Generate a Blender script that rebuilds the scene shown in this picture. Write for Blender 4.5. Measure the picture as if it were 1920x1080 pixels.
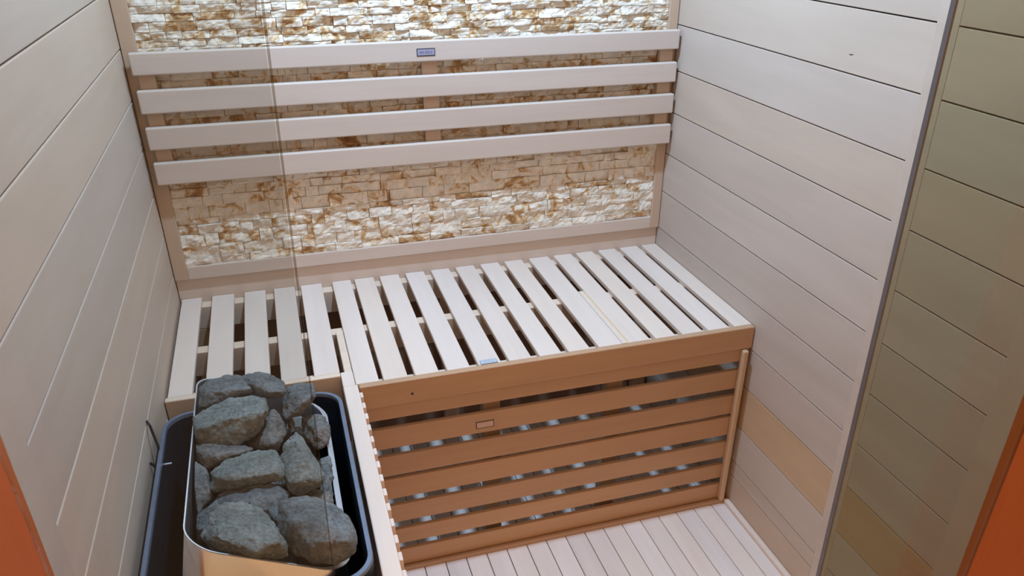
import bpy, bmesh, math, random
from mathutils import Vector, Matrix, noise

for o in list(bpy.data.objects): bpy.data.objects.remove(o)
C = bpy.context.scene.collection
SC = bpy.context.scene

# ---------------------------------------------------------------- camera
CAM = Vector((0.2610, -1.7318, 1.2484))
ROT = (math.radians(60.272), math.radians(-0.173), math.radians(-17.012))
FPX, SX, SY = 1473.8, 13.06, 113.4
cd = bpy.data.cameras.new('camera'); cam = bpy.data.objects.new('camera', cd); C.objects.link(cam)
cam.location = CAM; cam.rotation_euler = ROT
cd.sensor_width = 36.0; cd.lens = FPX / 1920 * 36.0
cd.shift_x = -SX / 1920; cd.shift_y = SY / 1920
cd.clip_start = 0.02
SC.camera = cam
# ---------------------------------------------------------------- world, lights, exposure
SC.view_settings.view_transform = 'Standard'; SC.view_settings.look = 'None'
SC.view_settings.gamma = 1; SC.view_settings.use_curve_mapping = False
SC.view_settings.exposure = 0.0
w = bpy.data.worlds.new('world'); SC.world = w; w.use_nodes = True
_n = w.node_tree.nodes; _l = w.node_tree.links      # the warm-lit room outside: dim floor below, brighter above
_tc = _n.new('ShaderNodeTexCoord'); _sp = _n.new('ShaderNodeSeparateXYZ'); _l.new(_tc.outputs['Generated'], _sp.inputs[0])
_rp = _n.new('ShaderNodeValToRGB'); _mr = _n.new('ShaderNodeMapRange'); _l.new(_sp.outputs['Z'], _mr.inputs[0]); _mr.inputs[1].default_value = -1; _l.new(_mr.outputs[0], _rp.inputs[0])
_rp.color_ramp.elements[0].position = .40; _rp.color_ramp.elements[0].color = (.17, .10, .06, 1)
_rp.color_ramp.elements[1].position = .56; _rp.color_ramp.elements[1].color = (1.0, .57, .30, 1)
_l.new(_rp.outputs[0], _n['Background'].inputs[0]); _n['Background'].inputs[1].default_value = 1.18
LAMP = Vector((0.60, -0.45, 1.93))
ld = bpy.data.lights.new('ceiling_lamp_light', 'SPOT'); ld.energy = 79; ld.color = (0.495, 0.755, 1.07)
ld.shadow_soft_size = 0.028; ld.spot_size = math.radians(172); ld.spot_blend = 0.4
lo = bpy.data.objects.new('ceiling_lamp_light', ld); lo.location = LAMP; C.objects.link(lo)

W, D, H = 1.1667, 0.484, 0.47
YF = -1.083            # where the side walls end and the front frame starts
ZC = 1.97

# ---------------------------------------------------------------- helpers
class MB:
    """collects boxes, tubes and lofts; build() links them as ONE mesh object"""
    def __init__(s): s.v = []; s.f = []; s.t = []; s.m = []
    def box(s, x0, x1, y0, y1, z0, z1, tone=None, mi=0, mat=None):
        if tone is None: tone = (rnd.uniform(-1, 1), rnd.uniform(-1, 1), rnd.random())
        b = len(s.v)
        P = [(x0,y0,z0),(x1,y0,z0),(x1,y1,z0),(x0,y1,z0),(x0,y0,z1),(x1,y0,z1),(x1,y1,z1),(x0,y1,z1)]
        if mat: P = [tuple(mat @ Vector(p)) for p in P]
        s.v += P
        for f in [(0,3,2,1),(4,5,6,7),(0,1,5,4),(1,2,6,5),(2,3,7,6),(3,0,4,7)]:
            s.f.append(tuple(b+i for i in f)); s.t.append(tone); s.m.append(mi)
        return s
    def loft(s, loops, closed=False, caps=False, mi=0):
        b = len(s.v); n = len(loops[0])
        for L in loops: s.v += [tuple(p) for p in L]
        k = len(loops)
        for i in range(k if closed else k-1):
            a0 = b+i*n; a1 = b+((i+1) % k)*n
            for j in range(n):
                s.f.append((a0+j, a0+(j+1)%n, a1+(j+1)%n, a1+j)); s.t.append((0,0,0)); s.m.append(mi)
        if caps:
            s.f.append(tuple(b+j for j in reversed(range(n)))); s.t.append((0,0,0)); s.m.append(mi)
            s.f.append(tuple(b+(k-1)*n+j for j in range(n))); s.t.append((0,0,0)); s.m.append(mi)
        return s
    def tube(s, pts, r, n=8, mi=0):
        loops = []
        for i, p in enumerate(pts):
            p = Vector(p); a = Vector(pts[max(i-1,0)]); c = Vector(pts[min(i+1,len(pts)-1)])
            t = (c-a).normalized(); u = t.orthogonal().normalized()
            if loops: u = (lu - t*lu.dot(t)).normalized()
            lu = u; v = t.cross(u)
            loops.append([p + r*(math.cos(2*math.pi*k/n)*u + math.sin(2*math.pi*k/n)*v) for k in range(n)])
        return s.loft(loops, caps=True, mi=mi)
    def build(s, name, mats, parent=None, bevel=0.0, smooth=False, seg=2):
        me = bpy.data.meshes.new(name); me.from_pydata(s.v, [], s.f); 
        if not isinstance(mats, (list, tuple)): mats = [mats]
        for m in mats: me.materials.append(m)
        at = me.attributes.new('tone', 'FLOAT_COLOR', 'CORNER')
        k = 0
        for p, t, mi in zip(me.polygons, s.t, s.m):
            p.material_index = mi; p.use_smooth = smooth
            for _ in range(p.loop_total): at.data[k].color = (t[0]*.5+.5, t[1]*.5+.5, t[2], 1); k += 1
        bm = bmesh.new(); bm.from_mesh(me); bmesh.ops.recalc_face_normals(bm, faces=bm.faces); bm.to_mesh(me); bm.free()
        me.update()
        o = bpy.data.objects.new(name, me); C.objects.link(o)
        if parent: o.parent = parent
        if bevel:
            m = o.modifiers.new('bevel', 'BEVEL'); m.width = bevel; m.segments = seg; m.limit_method = 'ANGLE'
        return o
def tag(o, label=None, cat=None, group=None, kind=None):
    if label: o['label'] = label
    if cat: o['category'] = cat
    if group: o['group'] = group
    if kind: o['kind'] = kind
    return o
def thing(name, label, cat, loc=(0,0,0), group=None):
    o = bpy.data.objects.new(name, None); C.objects.link(o); o.location = loc; o.empty_display_size = .05
    SHIFT[o.name] = Vector(loc)
    return tag(o, label, cat, group)
SHIFT = {}
def under(o, parent):        # keep the world position of a mesh written in world coordinates
    o.parent = parent
    o.matrix_parent_inverse = Matrix.Identity(4)
    p = parent; off = Vector((0,0,0))
    while p: off += p.location; p = p.parent
    o.location = -off
    return o
rnd = random.Random(7)

def nodes(name):
    m = bpy.data.materials.new(name); m.use_nodes = True
    nt = m.node_tree; b = nt.nodes['Principled BSDF']
    return m, nt, b
def wood(name, base, axis='y', grain=.10, rough=.5, tone=.10, hue=.04, bump=.15, knots=False, blotch=.12):
    m, nt, b = nodes(name); N = nt.nodes; L = nt.links
    tc = N.new('ShaderNodeNewGeometry'); at = N.new('ShaderNodeAttribute'); at.attribute_name = 'tone'
    sep = N.new('ShaderNodeSeparateColor'); L.new(at.outputs['Color'], sep.inputs[0])
    off = N.new('ShaderNodeVectorMath'); off.operation = 'MULTIPLY_ADD'
    L.new(at.outputs['Color'], off.inputs[0]); off.inputs[1].default_value = (3.1, 5.7, 7.3); L.new(tc.outputs['Position'], off.inputs[2])
    sc = {'x': (1.2, 1, 1), 'y': (1, 1.2, 1), 'z': (1, 1, 1.2)}[axis]
    def stretch(k, a):
        v = N.new('ShaderNodeVectorMath'); v.operation = 'MULTIPLY'; L.new(off.outputs[0], v.inputs[0])
        v.inputs[1].default_value = tuple(a if i == 'xyz'.index(axis) else k for i in range(3)); return v
    n1 = N.new('ShaderNodeTexNoise'); L.new(stretch(90, 3).outputs[0], n1.inputs['Vector']); n1.inputs['Scale'].default_value = 1.0
    n1.inputs['Detail'].default_value = 5; n1.inputs['Distortion'].default_value = .6
    n2 = N.new('ShaderNodeTexNoise'); L.new(stretch(14, 2.2).outputs[0], n2.inputs['Vector']); n2.inputs['Scale'].default_value = 1.0
    n2.inputs['Detail'].default_value = 2; n2.inputs['Distortion'].default_value = 1.0
    def mad(inp, a, c):
        q = N.new('ShaderNodeMath'); q.operation = 'MULTIPLY_ADD'; L.new(inp, q.inputs[0]); q.inputs[1].default_value = a; q.inputs[2].default_value = c; return q.outputs[0]
    def add(a, c):
        q = N.new('ShaderNodeMath'); q.operation = 'ADD'; L.new(a, q.inputs[0]); L.new(c, q.inputs[1]); return q.outputs[0]
    val = add(add(mad(n1.outputs['Fac'], grain*2, 1-grain), mad(n2.outputs['Fac'], blotch*2, -blotch)), mad(sep.outputs[0], tone*2, -tone))
    hv = add(mad(sep.outputs[1], hue*2, -hue), mad(n2.outputs['Fac'], -.06, .03))
    comb = N.new('ShaderNodeCombineColor')
    L.new(val, comb.inputs[0]); L.new(add(val, mad(hv, -.42, 0)), comb.inputs[1]); L.new(add(val, mad(hv, -1.0, 0)), comb.inputs[2])
    mx = N.new('ShaderNodeMix'); mx.data_type = 'RGBA'; mx.blend_type = 'MULTIPLY'; mx.inputs[0].default_value = 1
    mx.inputs[6].default_value = (*base, 1); L.new(comb.outputs[0], mx.inputs[7])
    L.new(mx.outputs[2], b.inputs['Base Color'])
    b.inputs['Roughness'].default_value = rough; b.inputs['Specular IOR Level'].default_value = .35
    bp_ = N.new('ShaderNodeBump'); bp_.inputs['Strength'].default_value = bump; bp_.inputs['Distance'].default_value = .001
    L.new(n1.outputs['Fac'], bp_.inputs['Height']); L.new(bp_.outputs[0], b.inputs['Normal'])
    return m
def plain(name, col, rough=.5, metal=0.0, noise_amt=0.0, scale=40):
    m, nt, b = nodes(name); b.inputs['Roughness'].default_value = rough; b.inputs['Metallic'].default_value = metal
    N = nt.nodes; L = nt.links
    tc = N.new('ShaderNodeTexCoord'); n = N.new('ShaderNodeTexNoise'); n.inputs['Scale'].default_value = scale; L.new(tc.outputs['Object'], n.inputs['Vector'])
    r = N.new('ShaderNodeValToRGB'); r.color_ramp.elements[0].position = .3; r.color_ramp.elements[1].position = .7
    k = noise_amt
    r.color_ramp.elements[0].color = (*[c*(1-k) for c in col], 1); r.color_ramp.elements[1].color = (*[c*(1+k) for c in col], 1)
    L.new(n.outputs['Fac'], r.inputs[0]); L.new(r.outputs[0], b.inputs['Base Color'])
    return m
def glass(name, tint, rough=0.0):
    m, nt, b = nodes(name); N = nt.nodes; L = nt.links; N.remove(b)
    out = [n for n in N if n.type == 'OUTPUT_MATERIAL'][0]
    tr = N.new('ShaderNodeBsdfTransparent'); tr.inputs[0].default_value = (*tint, 1)
    gl = N.new('ShaderNodeBsdfGlossy'); gl.inputs['Roughness'].default_value = rough; gl.inputs[0].default_value = (1,1,1,1)
    fr = N.new('ShaderNodeFresnel'); geo = N.new('ShaderNodeNewGeometry'); ior = N.new('ShaderNodeMapRange'); L.new(geo.outputs['Backfacing'], ior.inputs[0]); ior.inputs[3].default_value = 1.45; ior.inputs[4].default_value = 1/1.45; L.new(ior.outputs[0], fr.inputs[0])
    mx = N.new('ShaderNodeMixShader'); L.new(fr.outputs[0], mx.inputs[0]); L.new(tr.outputs[0], mx.inputs[1]); L.new(gl.outputs[0], mx.inputs[2])
    L.new(mx.outputs[0], out.inputs[0]); return m

M_wall = wood('pale_wall_wood', (.525, .43, .355), 'y', grain=.045, tone=.07, hue=.06, bump=.08, blotch=.10)
M_back = wood('pale_back_wood', (.58, .44, .33), 'x', grain=.06, tone=.05, hue=.03, bump=.08)
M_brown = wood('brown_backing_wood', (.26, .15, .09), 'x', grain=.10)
M_stile = wood('pale_upright_wood', (.54, .40, .29), 'z', grain=.06, tone=.04, hue=.03, bump=.08, blotch=.05)
M_slaty = wood('pale_seat_wood', (.72, .605, .52), 'y', grain=.06, tone=.05, hue=.06, bump=.10, blotch=.07)
M_slatx = wood('pale_backrest_wood', (.61, .51, .435), 'x', grain=.06, tone=.04, hue=.05, bump=.10, blotch=.07)
M_tan = wood('tan_skirt_wood', (.48, .30, .18), 'x', grain=.07, tone=.10, hue=.06, bump=.12, blotch=.10)
M_tanz = wood('tan_upright_wood', (.55, .38, .245), 'z', grain=.07, tone=.05, hue=.03, bump=.10)
M_joist = wood('joist_wood', (.72, .58, .46), 'x', grain=.06, tone=.04, hue=.04)
M_floor = wood('floor_wood', (.77, .67, .60), 'y', grain=.06, tone=.08, hue=.05, bump=.10, rough=.55)
M_filler = wood('yellow_filler_wood', (.78, .56, .30), 'y', grain=.06, tone=.02, hue=.02)
M_orange = wood('orange_stained_wood', (.50, .12, .030), 'z', grain=.08, tone=.02, hue=.02, rough=.4, blotch=.05)
M_dark = plain('dark_gap', (.035, .025, .02), .9, 0, .2)
M_black = plain('black_enamel', (.012, .017, .026), .5, 0, .2)
M_black.node_tree.nodes['Principled BSDF'].inputs['Specular IOR Level'].default_value = .25
M_rim = plain('blue_grey_painted_rim', (.15, .185, .25), .45, .3, .1)
M_steel = plain('stainless_steel', (.62, .62, .62), .2, 1.0, .05, 8)
M_inner = plain('dark_inner_steel', (.05, .05, .052), .5, .6, .2)  # inside of the stone basket, coloured much darker than its outer steel
M_steelb = plain('brushed_steel_rim', (.70, .74, .80), .42, .8, .05)
M_screw = plain('screw_metal', (.10, .07, .05), .5, .5, .1)
M_glass = glass('clear_glass', (.885, .88, .86))
M_glasst = glass('greenish_tinted_glass', (.715, .705, .60))
M_edge = glass('pale_glass_edge', (.74, .71, .66))
M_edged = plain('dark_glass_edge', (.13, .125, .135), .35, 0, .05)
M_lamp = plain('lamp_housing', (.8, .8, .8), .4, 0, .02)

# stone veneer material
def veneer():
    m, nt, b = nodes('split_face_stone'); N = nt.nodes; L = nt.links
    g = N.new('ShaderNodeNewGeometry'); at = N.new('ShaderNodeAttribute'); at.attribute_name = 'tone'
    sep = N.new('ShaderNodeSeparateColor'); L.new(at.outputs['Color'], sep.inputs[0])
    off = N.new('ShaderNodeVectorMath'); off.operation = 'MULTIPLY_ADD'; L.new(at.outputs['Color'], off.inputs[0]); off.inputs[1].default_value = (.02, .02, .05); L.new(g.outputs['Position'], off.inputs[2])
    n = N.new('ShaderNodeTexNoise'); n.inputs['Scale'].default_value = 24; n.inputs['Detail'].default_value = 7; n.inputs['Roughness'].default_value = .65; n.inputs['Distortion'].default_value = 1.2
    L.new(off.outputs[0], n.inputs['Vector'])
    a = N.new('ShaderNodeMath'); a.operation = 'MULTIPLY_ADD'; L.new(sep.outputs[0], a.inputs[0]); a.inputs[1].default_value = .10; L.new(n.outputs['Fac'], a.inputs[2])
    r = N.new('ShaderNodeValToRGB'); e = r.color_ramp.elements
    e[0].position = 0; e[0].color = (.82, .745, .64, 1); e[1].position = 1; e[1].color = (.20, .09, .03, 1)
    for p, c in ((.555, (.80, .72, .60)), (.605, (.68, .49, .28)), (.66, (.47, .26, .10)), (.76, (.28, .13, .045))):
        q = e.new(p); q.color = (*c, 1)
    L.new(a.outputs[0], r.inputs[0])
    n2 = N.new('ShaderNodeTexNoise'); n2.inputs['Scale'].default_value = 60; n2.inputs['Detail'].default_value = 5; L.new(g.outputs['Position'], n2.inputs['Vector'])
    mr = N.new('ShaderNodeMapRange'); L.new(n2.outputs['Fac'], mr.inputs[0]); mr.inputs[1].default_value = .3; mr.inputs[2].default_value = .7; mr.inputs[3].default_value = .82; mr.inputs[4].default_value = 1.05
    mx = N.new('ShaderNodeMix'); mx.data_type = 'RGBA'; mx.blend_type = 'MULTIPLY'; mx.inputs[0].default_value = 1; L.new(r.outputs[0], mx.inputs[6]); L.new(mr.outputs[0], mx.inputs[7])
    L.new(mx.outputs[2], b.inputs['Base Color']); b.inputs['Roughness'].default_value = .75
    bu = N.new('ShaderNodeBump'); bu.inputs['Strength'].default_value = .35; bu.inputs['Distance'].default_value = .004; L.new(n2.outputs['Fac'], bu.inputs['Height']); L.new(bu.outputs[0], b.inputs['Normal'])
    return m
M_veneer = veneer()
def rockmat(name, c0, c1, c2):
    m, nt, b = nodes(name); N = nt.nodes; L = nt.links
    tc = N.new('ShaderNodeTexCoord')
    n = N.new('ShaderNodeTexNoise'); n.inputs['Scale'].default_value = 22; n.inputs['Detail'].default_value = 8; n.inputs['Roughness'].default_value = .7; L.new(tc.outputs['Object'], n.inputs['Vector'])
    r = N.new('ShaderNodeValToRGB'); e = r.color_ramp.elements; e[0].position = .3; e[0].color = (*c0, 1); e[1].position = .75; e[1].color = (*c2, 1); q = e.new(.5); q.color = (*c1, 1)
    L.new(n.outputs['Fac'], r.inputs[0]); 
    n2 = N.new('ShaderNodeTexNoise'); n2.inputs['Scale'].default_value = 190; n2.inputs['Detail'].default_value = 6; n2.inputs['Roughness'].default_value = .7; L.new(tc.outputs['Object'], n2.inputs['Vector'])
    mr = N.new('ShaderNodeMapRange'); L.new(n2.outputs['Fac'], mr.inputs[0]); mr.inputs[1].default_value = .3; mr.inputs[2].default_value = .7; mr.inputs[3].default_value = .6; mr.inputs[4].default_value = 1.4
    mx = N.new('ShaderNodeMix'); mx.data_type = 'RGBA'; mx.blend_type = 'MULTIPLY'; mx.inputs[0].default_value = 1; L.new(r.outputs[0], mx.inputs[6]); L.new(mr.outputs[0], mx.inputs[7])
    L.new(mx.outputs[2], b.inputs['Base Color']); b.inputs['Roughness'].default_value = .7
    ad = N.new('ShaderNodeMath'); ad.operation = 'MULTIPLY_ADD'; L.new(n.outputs['Fac'], ad.inputs[0]); ad.inputs[1].default_value = 2.0; L.new(n2.outputs['Fac'], ad.inputs[2])
    bu = N.new('ShaderNodeBump'); bu.inputs['Strength'].default_value = 1.0; bu.inputs['Distance'].default_value = .004; L.new(ad.outputs[0], bu.inputs['Height']); L.new(bu.outputs[0], b.inputs['Normal'])
    return m
M_rock = [rockmat('grey_green_rock', (.115, .138, .130), (.21, .245, .235), (.34, .375, .36)),
          rockmat('grey_rock', (.085, .096, .098), (.165, .185, .188), (.29, .31, .31)),
          rockmat('brown_grey_rock', (.09, .085, .075), (.19, .19, .178), (.32, .32, .305))]

# ================================================================ THE SETTING
def struct(o): return tag(o, kind='structure')
# floor: narrow whitish boards running away from the door
f = MB(); x = -0.046 + .0185
while x < W + .02:
    f.box(max(x+.0008, 0), min(x+.0452, W), YF, .02, -.02, 0, tone=(rnd.uniform(-1,1), rnd.uniform(-1,1), rnd.random())); x += .046
f.box(-.02, W+.02, YF, .02, -.05, -.012, mi=1)
struct(f.build('floor', [M_floor, M_dark], bevel=.0012))
# side walls of horizontal boards
gr = [1.0035,.9056,.8102,.7091,.6139,.5158,.4118,.3173,.2117,.1173]
gr = [1.0035+.0975*k for k in range(10,0,-1)] + gr + [.078, 0]
def wallboards(name, gs, side, ends, stile):
    b = MB()
    for i, (a, c) in enumerate(zip(gs[:-1], gs[1:])):
        t = (rnd.uniform(-1,1), rnd.uniform(-1,1), rnd.random())
        if side == 'r' and abs(a-.3173) < .001: t = (-.3, 6.0, .3)
        if side == 'r' and a < .1: t = (-.2, 2.4, .4)
        z1, z0 = a-.0011, c+.0011
        for (y0, y1) in ends:
            if side == 'r': b.box(W, W+.014, y0, y1, z0, z1, tone=t)
            else: b.box(-.014, 0, y0, y1, z0, z1, tone=t)
    xs = (W+.008, W+.05) if side == 'r' else (-.05, -.008)
    b.box(xs[0], xs[1], YF, .03, 0, gs[0], mi=1)
    for (y0, y1, z0, z1, lean) in stile:          # flat uprights, flush with the boards
        k = len(b.v); xx = (W-.0006, W+.012) if side == 'r' else (-.012, .0006)
        b.box(xx[0], xx[1], y0, y1, z0, z1, tone=(.2, .1, .5), mi=2)
        for j in range(k, k+8):
            v = b.v[j]; b.v[j] = (v[0], v[1] + lean*(v[2]-1.0), v[2])
    if side == 'r': b.box(W-.0002, W+.004, -.6125, -.6035, 1.0312, 1.0330, mi=1).box(W-.0002, W+.004, -.6150, -.6090, 1.0325, 1.0338, mi=1)   # a small knot
    return struct(b.build(name, [M_wall, M_dark, M_wall], bevel=.0014))
wallboards('wall_right', gr, 'r', [(-.797, .02), (YF+.01, -.797)], [(-.817, -.776, 0.002, gr[0]-.002, .024), (YF, -1.042, 0.002, gr[0]-.002, .01)])
gl_ = [1.0984+.0985*k for k in range(9,0,-1)] + [1.0984,.9995,.9047,.8103,.7149,.6244,.5315,.435,.338,.241,.145,.05,0]
wallboards('wall_left', gl_, 'l', [(YF+.01, .02)], [(YF+.002, -1.034, .002, gl_[0]-.002, 0.03)])
# back wall behind everything
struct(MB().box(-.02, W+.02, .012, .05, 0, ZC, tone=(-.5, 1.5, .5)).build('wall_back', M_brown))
struct(MB().box(-.05, W+.05, YF, .05, ZC, ZC+.04).build('ceiling', M_back))
# small floor trims
struct(MB().box(W-.0125, W, YF, -D-.006, 0, .012, tone=(.6, .3, .5)).build('trim_1', M_slaty, bevel=.003))
struct(MB().box(.345, 1.155, -D-.008, -D+.002, 0, .010, tone=(-.6, .6, .5)).build('trim_2', M_tan, bevel=.002))
# orange frame of the glass front
struct(MB().box(-.36, 0.0005, -1.225, YF, -.05, ZC+.04, tone=(.2,.2,.2)).build('trim_3', M_orange, bevel=.004))
struct(MB().box(W-.0005, W+.36, -1.225, YF, -.05, ZC+.04, tone=(-.2,.2,.7)).build('trim_4', M_orange, bevel=.004))
struct(MB().box(0.0005, W-.0005, -1.20, YF, ZC-.05, ZC+.04, tone=(0,.2,.7)).build('trim_5', M_orange, bevel=.004))
struct(MB().box(0.0005, W-.0005, -1.20, YF, -.05, 0.0, tone=(0,.2,.7)).build('trim_6', M_orange, bevel=.004))
# the two glass panes either side of the door opening
def pane(name, xa, xb, lean, mat, emat, edge_side, zt=ZC-.05):
    y0, y1 = -1.106, -1.100
    def sh(x, z, free): return x + (lean*(z-1.15) if free else 0)
    b = MB()
    def slab(xl, xr, fl, fr_, mi):
        k = len(b.v); b.box(xl, xr, y0, y1, 0, zt, tone=(0,0,0), mi=mi)
        for j in range(k, k+8):
            v = b.v[j]; left = abs(v[0]-xl) < 1e-6
            b.v[j] = (sh(v[0], v[2], fl if left else fr_), v[1], v[2])
    if edge_side == 'r': slab(xa, xb-.0028, False, True, 0)
    else: slab(xa+.003, xb, True, False, 0)
    g = struct(b.build(name, [mat]))
    b = MB()
    if edge_side == 'r': slab(xb-.0020, xb, True, True, 0)
    else: slab(xa, xa+.0028, True, True, 0)
    e = b.build('pane_edge', [emat], g)
    return g
pane('window_1', .002, .2646, .022, M_glass, M_edge, 'r')
pane('window_2', .8680, W-.002, -.0242, M_glasst, M_edged, 'l')

# stone veneer panel in its wooden frame
vx0, vx1, vz0, vz1 = .0300, 1.1420, .5480, 1.90
def stone_panel():
    root = thing('stone_wall_panel', 'white and ochre split-face stone panel in a thin wooden frame behind the backrest', 'wall panel', (W/2, 0, .518))
    b = MB(); r2 = random.Random(3)
    z = vz0; rows = 0
    while z < vz1 - .006:
        h = r2.choice([.014, .018, .022, .026]); z1 = min(z+h, vz1)
        x = vx0
        while x < vx1 - .004:
            wd = r2.choice([.028, .04, .05, .06, .075, .085]); x1 = min(x+wd, vx1)
            if vx1 - x1 < .012: x1 = vx1
            d = r2.uniform(.0, .005); tl = r2.uniform(-.004, .004); tz = r2.uniform(-.004, .004)
            tone = (r2.random()**2*2-1, r2.uniform(-1,1), r2.random())
            nx = max(4, int((x1-x)/.0045)); nz = 5
            k = len(b.v); g = .0004
            for i in range(nz+1):
                for j in range(nx+1):
                    u = j/nx; v = i/nz
                    X = x+g+(x1-x-2*g)*u; Z = z+g+(z1-z-2*g)*v
                    nn = noise.noise(Vector((X*38, Z*60, d*300)))*.0052 + noise.noise(Vector((X*120, Z*170, 7)))*.0022 + noise.noise(Vector((X*330, Z*330, 3)))*.0009
                    edge = 0 if (0 < i < nz and 0 < j < nx) else .0006
                    Y = -.002 - d - tl*(u-.5) - tz*(v-.5)*1.3 - nn + edge
                    b.v.append((X, min(Y, .002), Z))
            for i in range(nz):
                for j in range(nx):
                    a = k+i*(nx+1)+j
                    b.f.append((a, a+1, a+nx+2, a+nx+1)); b.t.append(tone); b.m.append(0)
            # sides back to the wall
            ring = [k+j for j in range(nx+1)] + [k+i*(nx+1)+nx for i in range(1, nz+1)] + [k+nz*(nx+1)+j for j in range(nx-1, -1, -1)] + [k+i*(nx+1) for i in range(nz-1, 0, -1)]
            q = len(b.v)
            for i_ in ring: b.v.append((b.v[i_][0], .010, b.v[i_][2]))
            for i_ in range(len(ring)):
                n_ = (i_+1) % len(ring)
                b.f.append((ring[i_], q+i_, q+n_, ring[n_])); b.t.append(tone); b.m.append(0)
            x = x1
        z = z1
    under(b.build('stone_veneer', M_veneer), root)
    under(MB().box(vx0-.002, vx1+.002, .008, .012, vz0-.002, vz1+.002).build('backing_board', M_dark), root)
    under(MB().box(.0015, .0300, -.010, .010, .518, vz1+.03, tone=(-.3,1.2,.2)).build('frame_upright', M_stile, bevel=.0015), root)
    under(MB().box(vx1, W-.0015, -.010, .010, .518, vz1+.03, tone=(-.1,1.0,.8)).build('frame_upright', M_stile, bevel=.0015), root)
    under(MB().box(.0300, vx1, -.010, .010, .518, vz0, tone=(.2,.3,.2)).build('frame_rail', M_slatx, bevel=.0015), root)
    under(MB().box(.0300, vx1, -.010, .010, vz1, vz1+.03, tone=(.2,.3,.2)).build('frame_rail', M_slatx, bevel=.0015), root)
stone_panel()

# ================================================================ THINGS
def label_plate(parent, cx, cz, wd, ht, axis, at, style):
    """a small printed plate: border, field and rows of tiny illegible marks; axis 'y' = faces the door, 'z' = faces up"""
    b = MB(); t = .0009
    def put(x0, x1, v0, v1, d0, d1, mi):
        if axis == 'y': b.box(x0, x1, at-d1, at-d0, v0, v1, tone=(0,0,0), mi=mi)
        else: b.box(x0, x1, v0, v1, at+d0, at+d1, tone=(0,0,0), mi=mi)
    put(cx-wd/2, cx+wd/2, cz-ht/2, cz+ht/2, -.0002, t, 0)
    bw = ht*.12
    put(cx-wd/2+bw, cx+wd/2-bw, cz-ht/2+bw, cz+ht/2-bw, t, t+.0003, 1)
    r3 = random.Random(style)
    rows = [(0, .38)] if style == 1 else [(.2, .16), (-.12, .16)]
    for vc, hh in rows:
        n = 7 if style == 1 else 11
        x0 = cx-wd*.36; st = wd*.72/n
        for i in range(n):
            a = x0+i*st; hgt = ht*hh/2; zc = cz+vc*ht
            put(a+st*.12, a+st*.32, zc-hgt, zc+hgt, t+.0003, t+.0005, 2)
            if r3.random() < .7: put(a+st*.62, a+st*.82, zc-hgt, zc+hgt, t+.0003, t+.0005, 2)
            k = r3.choice([-1, 0, 1]); put(a+st*.3, a+st*.64, zc+k*hgt*.8-hgt*.13, zc+k*hgt*.8+hgt*.13, t+.0003, t+.0005, 2)
    if style == 1: mm = [plate_navy, plate_lilac, plate_ink]
    elif style == 2: mm = [plate_brown, plate_pink, plate_inkb]
    else: mm = [plate_grey, plate_blue, plate_inkc]
    o = b.build('label_plate', mm); under(o, parent); return o
plate_navy = plain('plate_navy', (.04, .045, .075), .4); plate_lilac = plain('plate_lilac', (.36, .36, .48), .4); plate_ink = plain('plate_ink', (.10, .10, .22), .4)
plate_brown = plain('plate_brown', (.10, .05, .03), .4); plate_pink = plain('plate_pink', (.62, .46, .40), .4); plate_inkb = plain('plate_inkb', (.38, .24, .20), .4)
plate_grey = plain('plate_grey', (.30, .33, .40), .4); plate_blue = plain('plate_blue', (.50, .56, .64), .4); plate_inkc = plain('plate_inkc', (.26, .33, .44), .4)

# ---- bench
S = [(.005,.047),(.0690,.1165),(.1384,.1845),(.2030,.2500),(.2630,.3105),(.3345,.3775),(.3860,.4315),(.4455,.4910),(.5070,.5520),(.5690,.6140),
     (.6300,.6760),(.6925,.7385),(.7535,.7990),(.8180,.8690),(.8830,.9300),(.9430,.9880),(1.0040,1.0500),(1.0640,1.1120),(1.1250,1.1655)]
bench = thing('sauna_bench', 'long pale slatted sauna seat against the back wall, with a tan front board', 'bench', (W/2, -D/2, 0))
YN = -.418       # the part beside the left wall is a little shallower
slat_objs = []
for i, (a, c) in enumerate(S):
    yf = YN if i < 5 else -.4695
    t = (rnd.uniform(-.8,.8), rnd.uniform(-.7,.7), rnd.random())
    o = under(MB().box(a, c, yf, -.0015, .4590, H, tone=t).build('slat', M_slaty, bevel=.0018), bench); slat_objs.append(o)
def bj(name, x0, x1, y0, y1, z0, z1, mat, t=None, bevel=.0015): return under(MB().box(x0, x1, y0, y1, z0, z1, tone=t).build(name, mat, bevel=bevel), bench)
bj('joist', .0015, W-.0015, -.030, -.0015, .405, .4587, M_joist)
bj('joist', .0015, W-.0015, -.243, -.216, .405, .4587, M_joist)
bj('joist', .340, W-.0015, -.4695, -.445, .405, .4587, M_joist)
bj('joist', .0015, .3105, YN, -.395, .405, .4587, M_joist)
fas = bj('fascia', .3390, W-.002, -D, -.4697, .419, H, M_tan, (.1, .2, .3), .0018)
bj('fascia', .0015, .3105, -.432, YN-.0002, .419, H, M_joist, (.3, 1.0, .8), .0018)
bj('side_joist', .3190, .3335, -.4180, -.2435, .405, H-.002, M_joist, (.3,.3,.3))
under(MB().box(.8693, .8790, -.4690, -.2160, .4590, H-.0003, tone=(.2,0,.3)).box(.8791, .8826, -.4690, -.2160, .4590, H-.0012, tone=(0,0,0), mi=1).build('filler_strip', [M_slaty, M_filler]), bench)
under(MB().tube([(.4351, -D-.0006, .4393), (.4351, -D+.003, .4393)], .0028, 12).build('screw', M_screw), fas)
label_plate(slat_objs[9], .5905, -.4615, .034, .015, 'z', H, 3)
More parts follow.
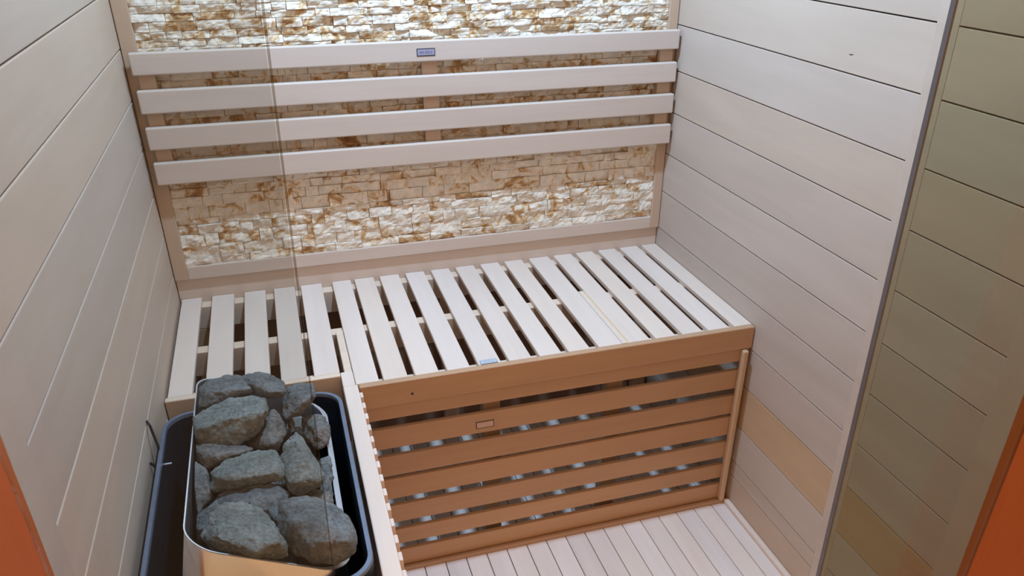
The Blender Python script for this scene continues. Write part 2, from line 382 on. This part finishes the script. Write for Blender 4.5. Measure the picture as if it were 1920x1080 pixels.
for xx, yy in ((.60, -.4440), (.87, -.4440), (.60, -.030), (1.14, -.030), (.03, -.030), (.03, -.395)):
    bj('leg', xx-.018, xx+.018, yy, yy+.026, 0, .4048, M_tanz)
# ---- strip at the back of the seat, below the stone panel
tr = MB().box(.0015, W-.0015, -.0010, .011, .43, .5175, tone=(.1, .8, .4)).build('trim_7', M_slatx, bevel=.001); struct(tr)

# ---- skirt
skirt = thing('bench_skirt_panel', 'tan panel of seven horizontal boards closing the front of the seat', 'bench skirt', (.76, -.47, 0))
sk = [(.3865,.4185),(.3175,.3668),(.2505,.3009),(.1920,.2440),(.1285,.1757),(.0690,.1107),(.0005,.0528)]
hs = [0.3, -.3, .2, .9, -.5, .4, .6]
so = []
for (a, c), h_ in zip(sk, hs):
    so.append(under(MB().box(.3395, 1.1640, -.4790, -.4690, a, c-(.0022 if a < .38 else 0), tone=(rnd.uniform(-.7,.7), h_, rnd.random())).build('slat', M_tan, bevel=.0015), skirt))
label_plate(so[1], .5762, .3372, .0375, .0165, 'y', -.4790, 2)
under(MB().box(1.1415, W-.0130, -.4945, -.4792, .010, .4180, tone=(.3, -.5, .2)).build('corner_batten', M_tanz, bevel=.003), skirt)

# ---- backrest
back = thing('backrest_rack', 'pale four-board backrest fixed in front of the stone panel', 'backrest', (W/2, -.03, .74))
zz = [(.9555,.9965),(.8835,.9275),(.8130,.8570),(.7415,.7870)]
bo = []
for i, (a, c) in enumerate(zz):
    t = [(.1,-.5,.1),(.2,-.2,.4),(-.1,.1,.7),(.1,.3,.9)][i]
    bo.append(under(MB().box(.0150 , 1.1590, -.0385, -.0225, a, c, tone=t).build('slat', M_slatx, bevel=.0028, seg=3), back))
for a, c in ((.022, .052), (.572, .606), (1.121, 1.153)):
    under(MB().box(a, c, -.0223, -.0101, .7450, .9900, tone=(rnd.uniform(-.3,.3), 1.2, rnd.random())).build('upright', M_stile, bevel=.001), back)
label_plate(bo[0], .5790, .9745, .0385, .0150, 'y', -.0385, 1)

# ---- heater guard
guard = thing('heater_guard', 'pale wooden rail on short upright slats, right of the stove', 'guard rail', (.324, -.75, 0))
under(MB().box(.3110, .3375, YF+.012, -.4700, .4420, .4700, tone=(.8, .2, .3)).box(.3110, .3338, -.4700, -.4190, .4420, .4700, tone=(.8, .2, .3)).build('top_rail', M_slaty, bevel=.002), guard)
y = -.4985
for i in range(17):
    if y < YF+.02: break
    under(MB().box(.3135, .3376, y-.0085, y+.0085, .0005, .4415, tone=(.2,.1,.3)).box(.3377, .3435, y-.0085, y+.0085, .0005, .4640, tone=(rnd.uniform(-.3,.9), rnd.uniform(-.3,.5), rnd.random())).build('slat', M_slaty, bevel=.0012), guard)
    y -= .0353

# ---- ceiling lamp (out of view)
lamp = thing('ceiling_lamp', 'round white recessed sauna ceiling lamp above the seat', 'lamp', (LAMP.x, LAMP.y, ZC-.02))
def ring(r, z, n=32): return [(LAMP.x+r*math.cos(2*math.pi*k/n), LAMP.y+r*math.sin(2*math.pi*k/n), z) for k in range(n)]
under(MB().loft([ring(.06, ZC-.001), ring(.06, ZC-.012), ring(.045, ZC-.02), ring(.040, ZC-.02), ring(.040, ZC-.001)]).build('bezel', M_lamp, smooth=True), lamp)

M_glow, _nt, _b = nodes('lamp_diffuser'); _b.inputs['Emission Color'].default_value = (.6, .8, 1, 1); _b.inputs['Emission Strength'].default_value = 4
under(MB().loft([ring(.0395, ZC-.014), ring(.0395, ZC-.010)], caps=True).build('diffuser', M_glow), lamp)

# ---- heater
heater = thing('sauna_heater', 'black stove with a slanted shiny steel stone basket at the left wall', 'heater', (.155, -.75, .12))
def rr(x0, x1, y0, y1, r, z, n=8):
    P = []
    for cx, cy, a0 in ((x1-r, y1-r, 0), (x0+r, y1-r, 90), (x0+r, y0+r, 180), (x1-r, y0+r, 270)):
        for k in range(n+1):
            a = math.radians(a0+90*k/n); X = cx+r*math.cos(a); Y = cy+r*math.sin(a)
            P.append((X, Y, z(X) if callable(z) else z))
    return P
ox0, ox1, oy0, oy1, oz = .0120, .3035, -.9800, -.5150, .495
sh = MB().loft([rr(ox0, ox1, oy0, oy1, .045, .13), rr(ox0, ox1, oy0, oy1, .045, oz-.006)]) 
sh.loft([rr(ox0+.007, ox1-.007, oy0+.007, oy1-.007, .040, oz-.006), rr(ox0+.007, ox1-.007, oy0+.007, oy1-.007, .040, .20)])
sh.f.append(tuple(range(len(sh.v)-36, len(sh.v)))); sh.t.append((0,0,0)); sh.m.append(0)
sh.f.append(tuple(range(0, 36))); sh.t.append((0,0,0)); sh.m.append(0)
under(sh.build('outer_casing', M_black), heater)
under(MB().loft([rr(ox0, ox1, oy0, oy1, .045, oz-.006), rr(ox0, ox1, oy0, oy1, .045, oz-.001), rr(ox0+.001, ox1-.001, oy0+.001, oy1-.001, .044, oz), rr(ox0+.0065, ox1-.0065, oy0+.0065, oy1-.0065, .040, oz), rr(ox0+.007, ox1-.007, oy0+.007, oy1-.007, .040, oz-.006)], closed=True).build('casing_rim', M_rim, smooth=False), heater)
bx0, bx1, by0, by1 = .0830, .2680, -.9520, -.5400
zL, zR = .578, .483
def zs(X): return zL + (X-bx0)/(bx1-bx0)*(zR-zL)
bk = MB().loft([rr(.024, bx1+.004, by0-.012, by1+.010, .05, .215), rr(.044, bx1+.002, by0-.006, by1+.004, .045, .40), rr(bx0, bx1, by0, by1, .04, zs), rr(bx0+.0005, bx1-.0005, by0+.0005, by1-.0005, .04, zs)]).loft([rr(bx0+.0005, bx1-.0005, by0+.0005, by1-.0005, .04, zs), rr(bx0+.002, bx1-.002, by0+.002, by1-.002, .038, zs), rr(bx0-.02, bx1-.002, by0+.002, by1-.002, .038, .40), rr(.045, bx1-.002, by0+.002, by1-.002, .038, .25)], mi=1)
n_ = len(bk.v); bk.f.append(tuple(range(n_-36, n_))); bk.t.append((0,0,0)); bk.m.append(1)
under(bk.build('stone_basket', [M_steel, M_inner], smooth=True), heater)
def zs2(X): return zs(X)+.0012
under(MB().loft([rr(bx0-.0008, bx1+.007, by0-.001, by1+.001, .04, zs), rr(bx0-.0008, bx1+.007, by0-.001, by1+.001, .04, zs2), rr(bx0+.0008, bx1-.001, by0+.0008, by1-.0012, .038, zs2), rr(bx0+.0008, bx1-.001, by0+.0008, by1-.0012, .038, zs)], closed=True).build('basket_rim', M_steelb), heater)
br = MB().tube([(.0005, -.590, .535), (.006, -.600, .532), (.012, -.612, .50), (.012, -.622, .47)], .0022, 8)
br.tube([(.001, -.640, .49), (.014, -.640, .47)], .002, 8)
br.box(.0003, .0118, -.90, -.60, .30, .34, tone=(0,0,0))
under(br.build('wall_bracket', M_black), heater)
under(MB().tube([(.0185, -.636, .480), (.030, -.636, .480)], .0016, 8).build('fixing_screw', M_steelb), heater)

# ---- stones: outlines read from the photograph, each given its own place, size and thickness
RM = Matrix.Rotation(ROT[2], 3, 'Z') @ Matrix.Rotation(ROT[1], 3, 'Y') @ Matrix.Rotation(ROT[0], 3, 'X')
def ray(px, py): return (RM @ Vector(((px-960-SX)/FPX, -(py-540-SY)/FPX, -1.0)))
def crop(p): return (240+p[0]/2.572, 660+p[1]/2.572)
def finish_rock(bm, name, mat, seed, root_loc, rough=.0024, sub=3):
    bmesh.ops.remove_doubles(bm, verts=bm.verts, dist=.002)
    r = bmesh.ops.convex_hull(bm, input=bm.verts)
    junk = [v for v in bm.verts if not v.link_faces]
    bmesh.ops.delete(bm, geom=junk, context='VERTS')
    bmesh.ops.dissolve_limit(bm, angle_limit=math.radians(9), verts=bm.verts, edges=bm.edges)
    bmesh.ops.bevel(bm, geom=list(bm.edges), offset=.0018, segments=1, profile=.6, affect='EDGES')
    bmesh.ops.triangulate(bm, faces=bm.faces)
    for _ in range(6):
        es = [e for e in bm.edges if e.calc_length() > .0042]
        if not es: break
        bmesh.ops.subdivide_edges(bm, edges=es, cuts=1); bmesh.ops.triangulate(bm, faces=bm.faces)
    bm.normal_update()
    off = Vector((seed*1.7, seed*.9, seed*2.3))
    mv = []
    for v in bm.verts:
        p = v.co
        d = noise.noise(p*28+off)*rough*1.3 + noise.noise(p*80+off)*rough*.8 + noise.noise(p*210+off)*rough*.55
        rid = abs(noise.noise(p*45+off*2)); d -= max(0, .12-rid)*rough*5
        mv.append(v.normal*d)
    for v, m in zip(bm.verts, mv): v.co += m
    for v in bm.verts:       # keep what lies below the rim inside the basket
        if v.co.z < zs(v.co.x)+.004:
            v.co.x = min(max(v.co.x, bx0+.0035), bx1-.0035); v.co.y = min(max(v.co.y, by0+.0035), by1-.0035)
    me = bpy.data.meshes.new(name); bm.to_mesh(me); bm.free()
    for p in me.polygons: p.use_smooth = True
    me.transform(Matrix.Translation(-root_loc))
    me.materials.append(mat)
    o = bpy.data.objects.new(name, me); o.location = root_loc; C.objects.link(o); return o
def stone(outline, z, label, mi, ridge=None, bulge=.30, back=.45, seed=1, tilt=.5, group='stones heaped in the stove basket'):
    P = [crop(p) for p in outline]
    mx = sum(p[0] for p in P)/len(P); my = sum(p[1] for p in P)/len(P)
    P = [(mx+(a-mx)*1.055, my+(b_-my)*1.055) for a, b_ in P]
    cx = sum(p[0] for p in P)/len(P); cy = sum(p[1] for p in P)/len(P)
    r = ray(cx, cy); t = (z-CAM.z)/r.z; c = CAM + r*t
    view = (CAM-c).normalized(); n = (view*(1-tilt) + Vector((0,0,1))*tilt).normalized()
    def on(p):
        q = ray(*p); return CAM + q*((c-CAM).dot(n)/q.dot(n))
    pts = [on(p) for p in P]
    ext = sorted([max((p-c).dot(a) for p in pts)-min((p-c).dot(a) for p in pts) for a in (n.cross(Vector((1,0,0))).normalized(), Vector((1,0,0)))])
    s = ext[0]
    bm = bmesh.new()
    rr_ = random.Random(seed)
    for p in pts: bm.verts.new(p)
    # toward the viewer: a ridge or a smaller ring; away: a smaller ring
    if ridge: R_ = [crop(p) for p in ridge]; bulge = .38
    else: R_ = [(cx+(p[0]-cx)*.45, cy+(p[1]-cy)*.45+ (max(q[1] for q in P)-cy)*.25) for p in P[::2]]
    for p in R_:
        q = on(p); bm.verts.new(q + (CAM-q).normalized()*s*bulge*rr_.uniform(.85, 1.15))
    for p in P[::2]:
        q = on((cx+(p[0]-cx)*.62, cy+(p[1]-cy)*.62)); bm.verts.new(q - view*s*back*rr_.uniform(.7, 1.1) - Vector((0,0,s*.15)))
    for p in P:
        q = on((cx+(p[0]-cx)*.9, cy+(p[1]-cy)*.9)); bm.verts.new(q - view*s*back*.45)
    o = finish_rock(bm, 'heater_stone', M_rock[mi], seed, c)
    tag(o, label, 'stone', group); return o
ST = [
 ([(345,255),(348,170),(385,130),(480,112),(560,118),(625,150),(615,205),(520,228),(430,245),(345,278)], .590, 'long dark mottled stone at the back left corner of the heap', 1, [(380,195),(480,180),(580,175)]),
 ([(548,112),(620,95),(700,108),(755,140),(766,185),(745,218),(680,222),(600,195),(560,160)], .590, 'blue-grey blocky stone at the back, right of the long dark one', 1, [(600,150),(740,190),(680,195)]),
 ([(765,170),(840,152),(895,150),(905,210),(870,262),(830,305),(765,325),(735,295),(750,230)], .552, 'smooth stone at the back right, half in shade', 1, [(790,200),(885,215),(850,240)]),
 ([(320,318),(400,268),(500,225),(600,213),(655,225),(677,280),(650,350),(600,405),(520,447),(400,442),(318,432)], .578, 'large slab-like green-grey stone, second from the back on the left', 0, [(335,370),(450,325),(560,305),(655,292)]),
 ([(655,330),(700,275),(742,320),(768,385),(745,440),(710,478),(640,472),(570,450),(600,400)], .545, 'small brownish upright stone near the middle of the heap', 2, None),
 ([(775,322),(802,328),(804,385),(782,392),(768,350)], .520, 'tiny dark stone wedged behind the triangular one', 1, None),
 ([(835,315),(900,298),(950,318),(977,370),(966,440),(922,472),(870,432),(835,380)], .508, 'roundish pale stone at the right rim, farthest back of those there', 2, [(870,350),(940,350),(920,400)]),
 ([(312,452),(360,440),(450,455),(560,458),(603,470),(540,512),(430,552),(380,572),(340,532),(310,515)], .556, 'flat pale stone at the left rim, under the large slab', 2, [(340,480),(430,500),(520,490)]),
 ([(400,580),(440,545),(560,495),(700,475),(730,500),(750,560),(740,612),(650,637),(520,652),(405,672)], .556, 'long pale angular stone in the very middle', 0, [(425,605),(560,612),(700,582),(560,560)]),
 ([(735,520),(750,450),(810,386),(850,418),(900,540),(947,590),(930,642),(860,682),(790,688),(752,600)], .545, 'triangular pale stone standing upright at the middle right', 0, [(775,628),(920,622),(800,520),(820,450)]),
 ([(288,532),(330,523),(380,570),(406,650),(400,712),(340,785),(284,808)], .548, 'dark stone pressed against the left rim, halfway forward', 1, [(300,650),(395,640)]),
 ([(430,690),(520,650),(640,630),(700,640),(780,682),(760,770),(600,790),(400,780)], .535, 'dull wide stone behind the big front left one', 1, None),
 ([(298,845),(340,790),(420,718),(540,715),(560,840),(420,900),(350,915)], .528, 'grey stone peeping out at the front left corner of the basket', 1, None),
 ([(352,895),(400,780),(470,735),(600,730),(690,800),(760,925),(767,985),(600,1005),(430,965)], .548, 'big pale green-grey stone at the front left', 0, [(615,968),(735,918),(520,860),(440,900)]),
 ([(660,690),(740,698),(785,740),(750,850),(690,810),(650,745)], .525, 'shaded stone between the two biggest front ones', 1, None),
 ([(728,805),(745,720),(800,700),(900,705),(1020,760),(1080,830),(1100,900),(1087,962),(1000,1018),(890,1018),(800,965),(733,890)], .530, 'biggest rough dark grey stone, at the front right over the rim', 1, [(790,820),(870,925),(1075,915),(960,830)]),
 ([(790,702),(880,668),(990,668),(995,745),(900,735)], .508, 'thin brown-edged stone just behind the biggest one', 2, None),
 ([(925,520),(972,500),(992,600),(990,680),(930,692),(935,600)], .492, 'narrow stone slivered along the right rim', 1, None),
]
for i, (ol, z, lab, mi, rg) in enumerate(ST):
    stone(ol, z, lab, mi, rg, seed=i+11)
# stones lower down, filling the basket
r4 = random.Random(21)
for i, (x, y) in enumerate([(.11,-.60),(.17,-.60),(.225,-.59),(.11,-.70),(.17,-.70),(.228,-.68),(.11,-.80),(.17,-.80),(.225,-.78),(.12,-.895),(.18,-.895),(.228,-.87)]):
    bm = bmesh.new(); c = Vector((x, y, .465 + (.175-x)*.25 + r4.uniform(-.01,.01)))
    for k in range(22):
        a = r4.uniform(0, 6.28); h_ = r4.uniform(-1, 1); q = math.sqrt(1-h_*h_)
        bm.verts.new(c + Vector((math.cos(a)*q*.030, math.sin(a)*q*.046, h_*.026)))
    o = finish_rock(bm, 'heater_stone', M_rock[i % 3], 50+i, c)
    tag(o, 'grey stone low in the basket, mostly hidden beneath the visible heap', 'stone', 'buried stones in the stove basket')
